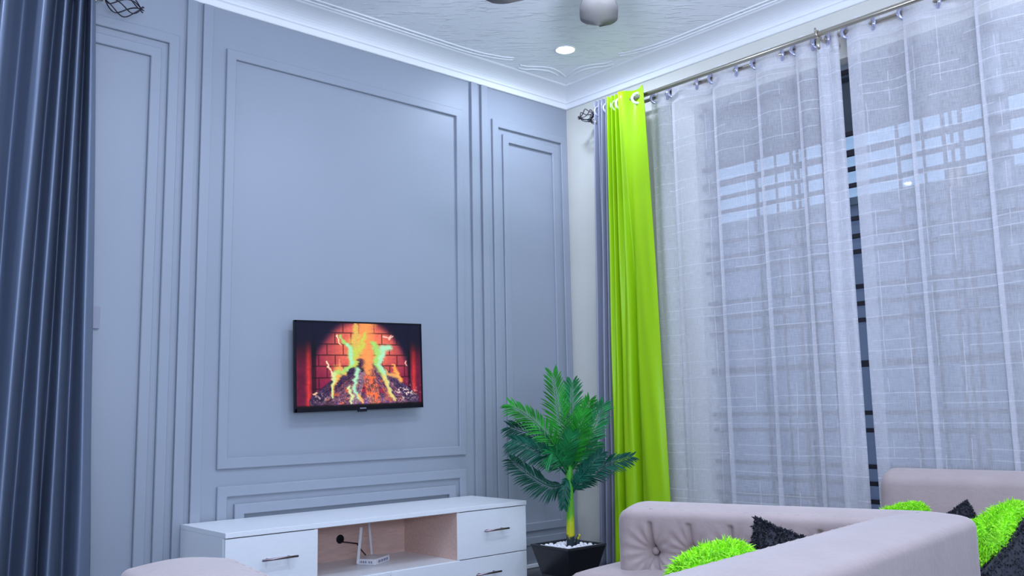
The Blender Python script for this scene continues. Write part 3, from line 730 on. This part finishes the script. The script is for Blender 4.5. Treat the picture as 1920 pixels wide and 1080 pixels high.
# ================================================================== ceiling fan
hub = Vector((2.565, 2.300, 1.75+H))
fan = thing('ceiling_fan', (hub.x, hub.y, ZC), 'pale ceiling fan with rounded blades at the top edge', 'ceiling fan')
build('downrod', MB().tube([(hub.x, hub.y, ZC-0.001), (hub.x, hub.y, hub.z+0.05)], 0.012, 14), M['fan'], fan)
build('canopy', MB().lathe((hub.x, hub.y, ZC), [(0.02, -0.06), (0.055, -0.035), (0.062, -0.001)]), M['fan'], fan)
build('motor_housing', MB().lathe(hub, [(0.03, -0.055), (0.075, -0.045), (0.10, -0.015), (0.10, 0.03), (0.07, 0.055), (0.02, 0.065)]), M['fan'], fan)
for q in range(5):
    th = math.radians(42.5 + 72*q); dv = Vector((math.cos(th), math.sin(th), 0)); sv = Vector((-dv.y, dv.x, 0)); R0, R1 = 0.10, 0.515
    up_ = []; N_ = 22
    for i in range(N_+1):
        t_ = i/N_; r_ = R0+(R1-R0)*t_
        wd = 0.045+0.040*smooth(t_*1.6); rem = R1-r_
        if rem < 0.085: wd = min(wd, 0.085*math.sqrt(max(0, 1-((0.085-rem)/0.085)**2)))
        wd = max(wd, 0.002)
        up_.append([hub+dv*r_+sv*wd*s_+UP*(0.004*s_+dz) for s_, dz in ((-1, 0), (0, .004), (1, 0), (1, -.006), (0, -.004), (-1, -.006))])
    mb = MB(); mb.grid(up_, close_u=True); mb.add(up_[0], [(0, 1, 2, 3, 4, 5)]); mb.add(up_[-1], [(5, 4, 3, 2, 1, 0)])
    build('blade', mb, M['fan'], fan)

kit = build('lamp_bowl', MB().lathe(hub-UP*0.06, [(0.004, -0.012), (0.05, -0.010), (0.066, -0.004), (0.068, 0.005)]), emis('lamp_bowl_glow', (0.80, 0.90, 1.0), 1.6), fan)
ld = bpy.data.lights.new('fan_lamp', 'POINT'); ld.energy = 22; ld.color = LIGHT_TINT; ld.shadow_soft_size = 0.035
lo = bpy.data.objects.new('fan_lamp', ld); COL.objects.link(lo); lo.parent = fan; lo.location = (0, 0, hub.z-0.115-ZC)

# ================================================================== sofas
def smooth_path(P, rad, step=0.02):
    """polyline with rounded corners, resampled; returns positions and normals to the left"""
    pts = []; P = [Vector((*p, 0)) for p in P]
    for i, p in enumerate(P):
        if 0 < i < len(P)-1:
            a = (P[i-1]-p).normalized(); b2 = (P[i+1]-p).normalized(); p0 = p+a*rad; p1 = p+b2*rad
            for q in range(9):
                t_ = q/8; pts.append(p0*(1-t_)**2 + p*2*t_*(1-t_) + p1*t_**2)
        else: pts.append(p)
    L = [0]
    for a, b2 in zip(pts[:-1], pts[1:]): L.append(L[-1]+(b2-a).length)
    n = int(L[-1]/step); out = []; j = 0
    for i in range(n+1):
        s = L[-1]*i/n
        while j < len(L)-2 and L[j+1] < s: j += 1
        t_ = (s-L[j])/(L[j+1]-L[j]); out.append(pts[j].lerp(pts[j+1], t_))
    nr = []
    for i in range(len(out)):
        t_ = (out[min(i+1, len(out)-1)]-out[max(i-1, 0)]).normalized(); nr.append(Vector((-t_.y, t_.x, 0)))
    return out, nr, L[-1]
def back_profile(th, zt, z0, n_side=26, rt_=0.055, n_arc=8):
    """closed section (w, z): inner face first (w=+th/2), over the rounded top, down the outer face"""
    h_ = th/2; P = []
    for i in range(n_side): P.append((h_, z0+(zt-rt_-z0)*i/(n_side-1)))
    for i in range(1, n_arc): a = PI/2*i/n_arc; P.append((h_-rt_+rt_*math.cos(a), zt-rt_+rt_*math.sin(a)))
    for i in range(9): P.append((h_-rt_-(th-2*rt_)*i/8, zt + 0.010*math.sin(PI*i/8)))
    for i in range(1, n_arc): a = PI/2*i/n_arc; P.append((-h_+rt_-rt_*math.sin(a), zt-rt_+rt_*math.cos(a)))
    for i in range(16): P.append((-h_, zt-rt_-(zt-rt_-z0)*i/15))
    return P
def tuft(s, z, zt, s_btn, z_btn, seam_top):
    """depth of the dimples and pleats pressed into the inner face"""
    d = 0
    for q, sb in enumerate(s_btn):
        for (zb_, row) in z_btn:
            sb_ = sb + (0.055 if row % 2 else 0)
            r_ = math.hypot(s-sb_, z-zb_)
            if r_ < 0.2:
                d += 0.030*math.exp(-(r_/0.022)**2) + 0.024*math.exp(-(r_/0.060)**2)
                if 0.01 < r_ < 0.12:                               # fine radiating creases
                    th = math.atan2(z-zb_, s-sb_); d += 0.0030*math.sin(th*13+q*2)*math.exp(-((r_-.045)/.035)**2)
        zb_ = z_btn[0][0]
        if z > zb_ and z < seam_top: d += 0.016*math.exp(-((s-sb)/0.006)**2)   # seam up to the edge
        for sg in (-1, 1):                                          # diamond pleats below
            x_ = sb+sg*0.055*(zb_-z)/0.13
            if z < zb_ and z > zb_-0.13: d += 0.014*math.exp(-((s-x_)/0.007)**2)
        if abs(z-zb_) < 0.03 and q < len(s_btn)-1 and s > sb and s < s_btn[q+1]:
            d += 0.010*math.exp(-((z-zb_+0.004)/0.006)**2)
    return d
def sofa_shell(path, th, zt, z0, tufted=None, rad=0.10, step=0.008, zfun=None, rt_=0.055):
    C_, N_, L = smooth_path(path, rad, step); P = back_profile(th, zt, z0, rt_=rt_, n_side=100 if tufted else 14); rows = []
    for i, (c, n) in enumerate(zip(C_, N_)):
        s = L*i/(len(C_)-1); e = min(s, L-s); r0 = 0.06
        f = math.sqrt(max(0, 1-((r0-e)/r0)**2)) if e < r0 else 1.0; inset = r0*(1-f)*0.8
        tang = Vector((n.y, -n.x, 0))
        row = []
        for (w_, z) in P:
            ww = w_-math.copysign(min(inset, abs(w_)), w_); zz = z-inset*0.75*smooth((z-(zt-0.20))/0.17)
            if tufted and w_ > 0:
                ww -= tufted(s, z)
            zz2 = zz + (zfun(s)*smooth((z-z0)/(zt-z0)) if zfun else 0)
            row.append(c + n*ww + UP*zz2)
        rows.append(row)
    mb = MB(); mb.grid(rows)
    mb.add(rows[0], [tuple(range(len(rows[0])))], True); mb.add(rows[-1], [tuple(range(len(rows[0])-1, -1, -1))], True)
    return mb, L
def cushion_block(a, ux, uy, z0, z1, crown=0.018, r_=0.035, n=18):
    """soft seat cushion: corner a, edge vectors ux, uy"""
    a = Vector(a); rows = []; lx, ly = ux.length, uy.length; ex, ey = ux.normalized(), uy.normalized()
    mb = MB()
    def pt(u, v, top):
        x = u*lx; y = v*ly; ed = min(x, lx-x, y, ly-y)
        z = z1 + crown*math.sin(PI*u)*math.sin(PI*v) - (r_*(1-math.sqrt(max(0, 1-((r_-ed)/r_)**2))) if ed < r_ else 0)
        return a+ex*x+ey*y+UP*(z-a.z)
    ts = [0, .01, .02, .04, .06] + [.08+.84*i/14 for i in range(15)] + [.94, .96, .98, .99, 1]
    rows = [[pt(u, v, 1) for u in ts] for v in ts]; mb.grid(rows)
    bnd = [rows[0][i] for i in range(len(ts))] + [rows[i][-1] for i in range(1, len(ts))] + [rows[-1][i] for i in range(len(ts)-2, -1, -1)] + [rows[i][0] for i in range(len(ts)-2, 0, -1)]
    low = [Vector((p.x, p.y, z0)) for p in bnd]; mb.grid([low, bnd], close_u=True); mb.add(low, [tuple(range(len(low)-1, -1, -1))])
    return mb

# foreground sofa: its long back towards the camera, arms reaching to the TV wall
ZT = 0.592
pathA = [(2.180, 1.905), (2.448, 1.085), (0.60, 0.890), (0.765, 1.93)]
# inner side must be +normal: going from the right arm end round to the left arm end
sA = thing('sofa', (1.5, 1.4, 0), 'large greige velvet tufted sofa in the foreground, its back to the camera', 'sofa')
btn = [0.112, 0.232, 0.355, 0.478, 0.60]
def inner_sign(path):
    C_, N_, L = smooth_path(path, .1, .05); mid = Vector((1.5, 1.5, 0)); i = len(C_)//2; return 1 if (mid-C_[i]).dot(N_[i]) > 0 else -1
pa = pathA if inner_sign(pathA) > 0 else pathA[::-1]
flip = inner_sign(pathA) < 0
CL = smooth_path(pa, .05, .0045)[2]
def tf(s, z):
    sr = s if not flip else CL-s
    if sr < 0.78: return tuft(sr, z, ZT, btn, [(ZT-0.125, 0), (ZT-0.255, 1)], ZT-0.035)*1.0
    return 0
mb, L = sofa_shell(pa, 0.235, ZT, 0.07, tufted=tf, rad=0.05, rt_=0.024, step=0.0045)
build('back_and_arms', mb, M['velvet'], sA)
# stitched piping along the inner top edge
C_, N_, L = smooth_path(pa, .05, .012)
pts = [c+n*(0.235/2-0.022)+UP*(ZT-0.004) for c, n in zip(C_, N_)][9:-9]
pip = MB(); pip.tube([p+UP*(0.0015*math.sin(i*1.6)) for i, p in enumerate(pts)], 0.0042, 6)
build('piping', pip, M['velvet'], sA)
bb = MB()
for q in btn:
    sr = q if not flip else CL-q; i = int(round(sr/L*(len(C_)-1))); f_ = sr/L*(len(C_)-1)-i; p = C_[i]+(C_[min(i+1, len(C_)-1)]-C_[i])*f_+N_[i]*(0.235/2-0.050)+UP*(ZT-0.125)
    o = MB().lathe(p, [(0.011, -0.004), (0.012, 0.0), (0.008, 0.005), (0.002, 0.007)], n=16, axis=N_[i]); build('tuft_button', o, M['velvet'], sA)
ex = Vector((math.cos(math.radians(6)), math.sin(math.radians(6)), 0)); ey = Vector((-ex.y, ex.x, 0))
q0 = Vector((1.985, 1.983, 0)) - ey*0.80
build('seat_cushion', cushion_block((q0.x, q0.y, 0.41), ex*0.36, ey*0.80, 0.24, 0.405), M['velvet'], sA)
q1 = q0 - ex*0.575 - ey*0.02
build('seat_cushion', cushion_block((q1.x, q1.y, 0.41), ex*0.57, ey*0.78, 0.24, 0.398), M['velvet'], sA)
q2 = q1 - ex*0.515
build('seat_cushion', cushion_block((q2.x, q2.y, 0.41), ex*0.51, ey*0.78, 0.24, 0.398), M['velvet'], sA)
base = MB(); c = Vector((1.475, 1.48, 0.155)); base.obox(c, ex*0.80, ey*0.40, UP*0.085)
build('base', base, M['velvet'], sA, bevel=0.01)
for (x_, y_) in ((0.62, 0.90), (2.40, 1.10), (0.75, 1.86), (2.24, 1.82)):
    build('foot', MB().lathe((x_, y_, 0), [(0.018, 0), (0.028, 0.072)], n=16), M['bars'], sA)

# second sofa against the window
ZT2 = 0.625
a8 = math.radians(7); bx = Vector((-math.sin(a8), math.cos(a8), 0)); bn = Vector((-math.cos(a8), -math.sin(a8), 0))   # along back, towards the room
e0 = Vector((3.545, 1.745, 0))
pathB = [tuple((e0)[:2]), tuple((e0-bx*1.75)[:2])]
sB = thing('sofa', (3.3, 0.9, 0), 'greige velvet sofa with plain back standing against the sheer curtains at right', 'sofa')
C_, N_, L = smooth_path(pathB, .05, .02)
if N_[0].dot(bn) < 0: pathB = pathB[::-1]
mb, L = sofa_shell(pathB, 0.20, ZT2, 0.07, rt_=0.05, step=0.02)
build('backrest', mb, M['velvet'], sB)
sc = e0 + bn*0.10 - bx*0.02
build('seat_cushion', cushion_block((sc.x, sc.y, 0.41), -bx*0.84, bn*0.56, 0.24, 0.40), M['velvet'], sB)
sc2 = sc - bx*0.85
build('seat_cushion', cushion_block((sc2.x, sc2.y, 0.41), -bx*0.84, bn*0.56, 0.24, 0.40), M['velvet'], sB)
base = MB(); c = sc - bx*0.84 + bn*0.27 + UP*0.155; base.obox(c, bx*0.84, bn*0.27, UP*0.085); build('base', base, M['velvet'], sB, bevel=0.01)
for dx_, dy_ in ((-.05, 0.02), (-1.6, .02), (-.05, .5), (-1.6, .5)):
    p = sc+bx*dx_+bn*dy_; build('foot', MB().lathe((p.x, p.y, 0), [(0.018, 0), (0.028, 0.072)], n=16), M['bars'], sB)

# ================================================================== shaggy cushions
def fur_cushion(center, size, thick, right, up, col, label, seed, hair=0.035, n=8000, rnd=0.0):
    center = Vector(center); right = Vector(right).normalized(); up = Vector(up); up = (up-right*up.dot(right)).normalized(); nrm = right.cross(up)
    t = thing('throw_pillow', tuple(center), label, 'cushion')
    r_ = np.random.default_rng(seed); G = 22; s2 = size/2
    def surf(u, v, side):
        # u, v in -1..1, pinched edges, pointed corners
        k_ = (1-abs(u)**2.2)**0.55*(1-abs(v)**2.2)**0.55 if abs(u) < 1 and abs(v) < 1 else 0
        k2 = 1-rnd*u*u*v*v; ux = u*(1-0.09*(1-v*v)*abs(u)**3)*k2; vy = v*(1-0.09*(1-u*u)*abs(v)**3)*k2
        return center + right*ux*s2 + up*vy*s2 + nrm*side*k_*thick/2
    mb = MB()
    for side in (1, -1):
        rows = [[surf(-1+2*i/G, -1+2*j/G, side) for i in range(G+1)] for j in range(G+1)]
        if side < 0: rows = rows[::-1]
        mb.grid(rows)
    build('cover', mb, M[col], t)
    fm = MB(); vs = []; fs = []
    for i in range(n):
        if r_.random() < .25:
            e_ = r_.choice([-1, 1])*(0.93+0.07*r_.random()); o_ = r_.uniform(-1, 1); u, v = (e_, o_) if r_.random() < .5 else (o_, e_)
        else: u, v = r_.uniform(-.98, .98, 2)
        side = 1 if r_.random() < .5 else -1
        p = surf(u*.995, v*.995, side)
        nn = (nrm*side*(1.1-.5*max(abs(u), abs(v))) + right*u*abs(u)**2*1.1 + up*v*abs(v)**2*1.1)
        nn = nn.normalized() + Vector(r_.normal(0, .38, 3)) - UP*0.25; nn.normalize()
        l_ = hair*(.6+.7*r_.random()); sd = nn.cross(Vector(r_.normal(0, 1, 3))).normalized()*0.0022
        bend = Vector(r_.normal(0, .3, 3))*l_*.5 - UP*l_*.2
        k_ = len(vs); mid = p+nn*l_*.55; vs += [p-sd, p+sd, mid+sd*.8, mid-sd*.8, p+nn*l_+bend]
        fs += [(k_, k_+1, k_+2, k_+3), (k_+3, k_+2, k_+4)]
    fm.add(vs, fs)
    o = build('shag_pile', fm, M[col], t); o['kind'] = 'stuff'
    return t
def at(px, py, depth):
    r = ray(px, py); p = r*(depth/r.length); return Vector((p.x, p.y, p.z+H))
def rot2(ang, yaw=0.0, pitch=0.0):
    """cushion axes: rolled by ang in the view, turned by yaw about the vertical"""
    c_, s_ = math.cos(yaw), math.sin(yaw); R_ = Vector((VIEW_R.x*c_-VIEW_R.y*s_, VIEW_R.x*s_+VIEW_R.y*c_, 0)); Fv = Vector((-R_.y, R_.x, 0))
    U_ = UP*math.cos(pitch)+Fv*math.sin(pitch)
    a_ = math.radians(ang); return R_*math.cos(a_)+U_*math.sin(a_), -R_*math.sin(a_)+U_*math.cos(a_)
r_, u_ = rot2(16, 0.25, 0.7)
fur_cushion(at(1366, 1117, 2.14), 0.245, 0.13, r_, u_, 'lime_fur', 'shaggy lime green cushion on the foreground sofa beside the black one', 21, hair=0.020, rnd=0.26)
r_, u_ = rot2(-20, 0.05, 0.2)
fur_cushion(at(1482, 1085, 2.24), 0.215, 0.07, r_, u_, 'black_fur', 'shaggy black cushion inside the arm of the foreground sofa', 22, hair=0.010)
r_, u_ = rot2(16, -0.2, 0.6)
fur_cushion(at(1705, 996, 3.45), 0.19, 0.13, r_, u_, 'lime_fur', 'shaggy lime green cushion peeping over the foreground sofa, left end of window sofa', 23, hair=0.018, rnd=0.2)
r_, u_ = rot2(25, 0.0, 0.3)
fur_cushion(at(1800, 1030, 3.35), 0.24, 0.07, r_, u_, 'black_fur', 'black cushion with one corner up between two lime cushions', 24, hair=0.008)
r_, u_ = rot2(24, 0.2, 0.35)
fur_cushion(at(1902, 1040, 3.05), 0.27, 0.16, r_, u_, 'lime_fur', 'shaggy lime green cushion at the lower right edge', 25, hair=0.024, rnd=0.2)
r_, u_ = rot2(38, 0.1, 0.15)
fur_cushion(at(1942, 1160, 2.98), 0.40, 0.12, r_, u_, 'black_fur', 'black cushion in the bottom right corner below the lime one', 26, hair=0.008)

# ================================================================== potted palm
px_, py_ = 3.20, 3.19; rim = 0.24; hs = 0.132; hb_ = 0.085
palm = thing('potted_palm', (px_, py_, 0), 'artificial palm in a black square pot standing in the corner', 'plant')
mb = MB()
def sq(h_, z): return [(px_-h_, py_-h_, z), (px_+h_, py_-h_, z), (px_+h_, py_+h_, z), (px_-h_, py_+h_, z)]
rows = [sq(hb_, 0.0), sq(hb_+.010, 0.10), sq(hs-.004, rim-.012), sq(hs, rim-.010), sq(hs, rim), sq(hs-.014, rim), sq(hs-.022, rim-.035), sq(hs-.024, rim-.05)]
for i in range(len(rows)-1):
    mb.add(rows[i]+rows[i+1], [(q, (q+1) % 4, 4+(q+1) % 4, 4+q) for q in range(4)])
mb.add(rows[0], [(3, 2, 1, 0)])
build('pot', mb, M['pot'], palm, bevel=0.002)
build('soil', MB().box((px_-hs+.022, py_-hs+.022, rim-.07), (px_+hs-.022, py_+hs-.022, rim-.028)), M['soil'], palm)
base_p = Vector((px_, py_, rim-.03)); DPT = ((px_**2+py_**2+(0.3-H)**2)**.5)
def on_plane(px, py, off=0.0):
    """point on the upright plane through the palm stem, square to the view, pushed back by off"""
    r = ray(px, py); k_ = (px_*VIEW_F.x+py_*VIEW_F.y+off)/(r.x*VIEW_F.x+r.y*VIEW_F.y); p = r*k_; return Vector((p.x, p.y, p.z+H))
stem_top = on_plane(1067, 872)
sb = on_plane(1070, 1016); sb = Vector((sb.x, sb.y, rim-.03))
mb = MB(); pts = [sb.lerp(stem_top, i/14) for i in range(15)]
mb.tube(pts, [0.020, 0.020, 0.0205, .021, .0205, .0205, .020, .0195, .019, .019, .0185, .018, .0175, .017, .016], 14)
build('trunk', mb, M['stem'], palm, label='yellow green stem')
s2b = sb + VIEW_R*0.03 + VIEW_F*0.03
build('side_shoot', MB().tube([s2b, s2b+UP*.03+VIEW_R*.004, s2b+UP*.055+VIEW_R*.010, s2b+UP*.07+VIEW_R*.018], [.014, .013, .009, .004], 10), M['stem'], palm)
def frond(ctrl, leaf, seed, matn, nl=24, droop=0.25, spread=1.0, up=UP):
    """ctrl: control points of the midrib; leaflets on both sides, longest in the middle"""
    r_ = random.Random(seed); P = []
    n = 14
    for i in range(len(ctrl)-1):
        p = [ctrl[max(i-1, 0)], ctrl[i], ctrl[i+1], ctrl[min(i+2, len(ctrl)-1)]]
        for q in range(n):
            t_ = q/n; P.append(0.5*((2*p[1])+(-p[0]+p[2])*t_+(2*p[0]-5*p[1]+4*p[2]-p[3])*t_*t_+(-p[0]+3*p[1]-3*p[2]+p[3])*t_**3))
    nl = int(nl*1.4)
    P.append(ctrl[-1]); mb = MB(); m_ = len(P)
    mb.tube(P, [0.0045*(1-.8*i/(m_-1))+.0006 for i in range(m_)], 6)
    for q in range(nl):
        f = 0.16+0.84*q/(nl-1); i = min(m_-2, int(f*(m_-1))); p = P[i]; t_ = (P[i+1]-P[max(0, i-1)]).normalized()
        side0 = t_.cross(VIEW_F*-1+UP*0.15).normalized()
        L_ = leaf*(0.35+0.65*math.sin(PI*min(1, (f-.08)*1.02))**.6)*(1 if f < .9 else .85)
        for sg in (-1, 1):
            ang = 0.95-0.45*f + r_.uniform(-.08, .08)
            d = (side0*sg*math.sin(ang)*spread + t_*math.cos(ang) + VIEW_F*r_.uniform(-.25, .25)).normalized()
            l_ = L_*r_.uniform(.9, 1.1); w_ = 0.0043*(.8+.4*r_.random()); wn = d.cross(VIEW_F+UP*r_.uniform(-.4, .4)).normalized()
            a = p; b2 = p+d*l_*.35-UP*droop*l_*.05; c2 = p+d*l_*.72-UP*droop*l_*.22; e_ = p+d*l_-UP*droop*l_*.5
            fo = VIEW_F*0.0015
            vs = [a, b2-wn*w_, b2+fo, b2+wn*w_, c2-wn*w_*.8, c2+fo, c2+wn*w_*.8, e_]
            mb.add(vs, [(0, 1, 2), (0, 2, 3), (1, 4, 5, 2), (2, 5, 6, 3), (4, 7, 5), (5, 7, 6)], False)
    return build('frond', mb, M[matn], palm)
def P_(*a): return [on_plane(*q) for q in a]
frond(P_((1066, 880, 0), (1058, 830, -.01), (1047, 770, -.02), (1036, 700, -.01)), 0.115, 1, 'leaf_bright', 30)
frond(P_((1068, 880, 0), (1070, 820, .04), (1072, 765, .07), (1073, 718, .08)), 0.11, 2, 'leaf', 26)
frond(P_((1070, 880, 0), (1082, 835, .03), (1094, 790, .05), (1106, 750, .04)), 0.10, 3, 'leaf_bright', 26)
frond(P_((1072, 880, 0), (1092, 845, -.02), (1112, 805, -.03), (1132, 757, -.02)), 0.105, 4, 'leaf', 26)
frond(P_((1070, 880, 0), (1078, 840, -.07), (1086, 805, -.11), (1092, 772, -.12)), 0.10, 5, 'leaf_bright', 26)
frond(P_((1064, 882, 0), (1040, 835, -.03), (1003, 790, -.05), (956, 758, -.04)), 0.105, 6, 'leaf_bright', 30, droop=.5)
frond(P_((1063, 884, 0), (1035, 845, .05), (998, 815, .08), (956, 800, .06)), 0.11, 7, 'leaf_dark', 30, droop=.5)
frond(P_((1062, 890, 0), (1032, 858, -.04), (995, 838, -.07), (962, 826, -.08)), 0.11, 8, 'leaf_dark', 28, droop=.7)
frond(P_((1061, 905, 0), (1035, 912, .01), (1000, 895, .02), (958, 862, .03)), 0.10, 9, 'leaf_dark', 30, droop=.5)
frond(P_((1064, 888, 0), (1050, 862, -.08), (1040, 850, -.12), (1034, 850, -.14)), 0.10, 10, 'leaf', 20, droop=.9)
frond(P_((1074, 925, 0), (1088, 905, .0), (1130, 875, -.02), (1184, 856, -.02)), 0.085, 11, 'leaf_dark', 30, droop=.4)
frond(P_((1073, 925, 0), (1085, 900, -.03), (1105, 875, -.05), (1128, 850, -.05)), 0.075, 12, 'leaf_dark', 24, droop=.3)
frond(P_((1070, 885, 0), (1082, 868, .03), (1100, 850, .05), (1118, 832, .06)), 0.085, 13, 'leaf', 22, droop=.3)
frond(P_((1066, 885, 0), (1062, 860, -.06), (1066, 835, -.10), (1072, 812, -.12)), 0.085, 14, 'leaf', 20)
frond(P_((1067, 900, 0), (1062, 905, -.04), (1058, 925, -.06), (1057, 950, -.065)), 0.05, 15, 'leaf_dark', 12, droop=.5)

# white pebbles in the pot, each its own stone
def pebble_mesh(seed):
    r_ = random.Random(seed); mb = MB(); rows = []
    for j in range(6):
        ph = -PI/2+PI*j/5; rows.append([Vector((math.cos(2*PI*i/8)*math.cos(ph), math.sin(2*PI*i/8)*math.cos(ph), math.sin(ph)*.8))*(1+r_.uniform(-.22, .22) if 0 < j < 5 else 1) for i in range(8)])
    mb.grid(rows, close_u=True); mb.sm = [False]*len(mb.f); return mb
protos = []
for q in range(5):
    mb = pebble_mesh(q); mb.v = [tuple(Vector(v)*0.0115) for v in mb.v]
    o = build('pebble', mb, M['pebble']); protos.append(o)
LBL = 'white pebble lying in the black pot at the foot of the palm'
spots = []
r_ = random.Random(5); tries = 0
while len(spots) < 120 and tries < 6000:
    tries += 1
    x = r_.uniform(-.098, .098); y = r_.uniform(-.098, .098)
    lvl = 0 if len(spots) < 70 else 1
    if math.hypot(px_+x-sb.x, py_+y-sb.y) < 0.034 or math.hypot(px_+x-s2b.x, py_+y-s2b.y) < 0.026: continue
    if any(math.hypot(x-a, y-b2) < .0205 and l == lvl for a, b2, l in spots): continue
    spots.append((x, y, lvl))
for i, (x, y, lvl) in enumerate(spots):
    o = protos[i] if i < 5 else protos[i % 5].copy()
    if i >= 5: COL.objects.link(o)
    o.location = (px_+x, py_+y, rim-.012+lvl*.014); o.rotation_euler = (r_.uniform(0, .6), r_.uniform(0, .6), r_.uniform(0, 6)); s_ = r_.uniform(.85, 1.2); o.scale = (s_, s_, s_)
    tag(o, LBL, 'pebble', 'white pebbles in the palm pot')
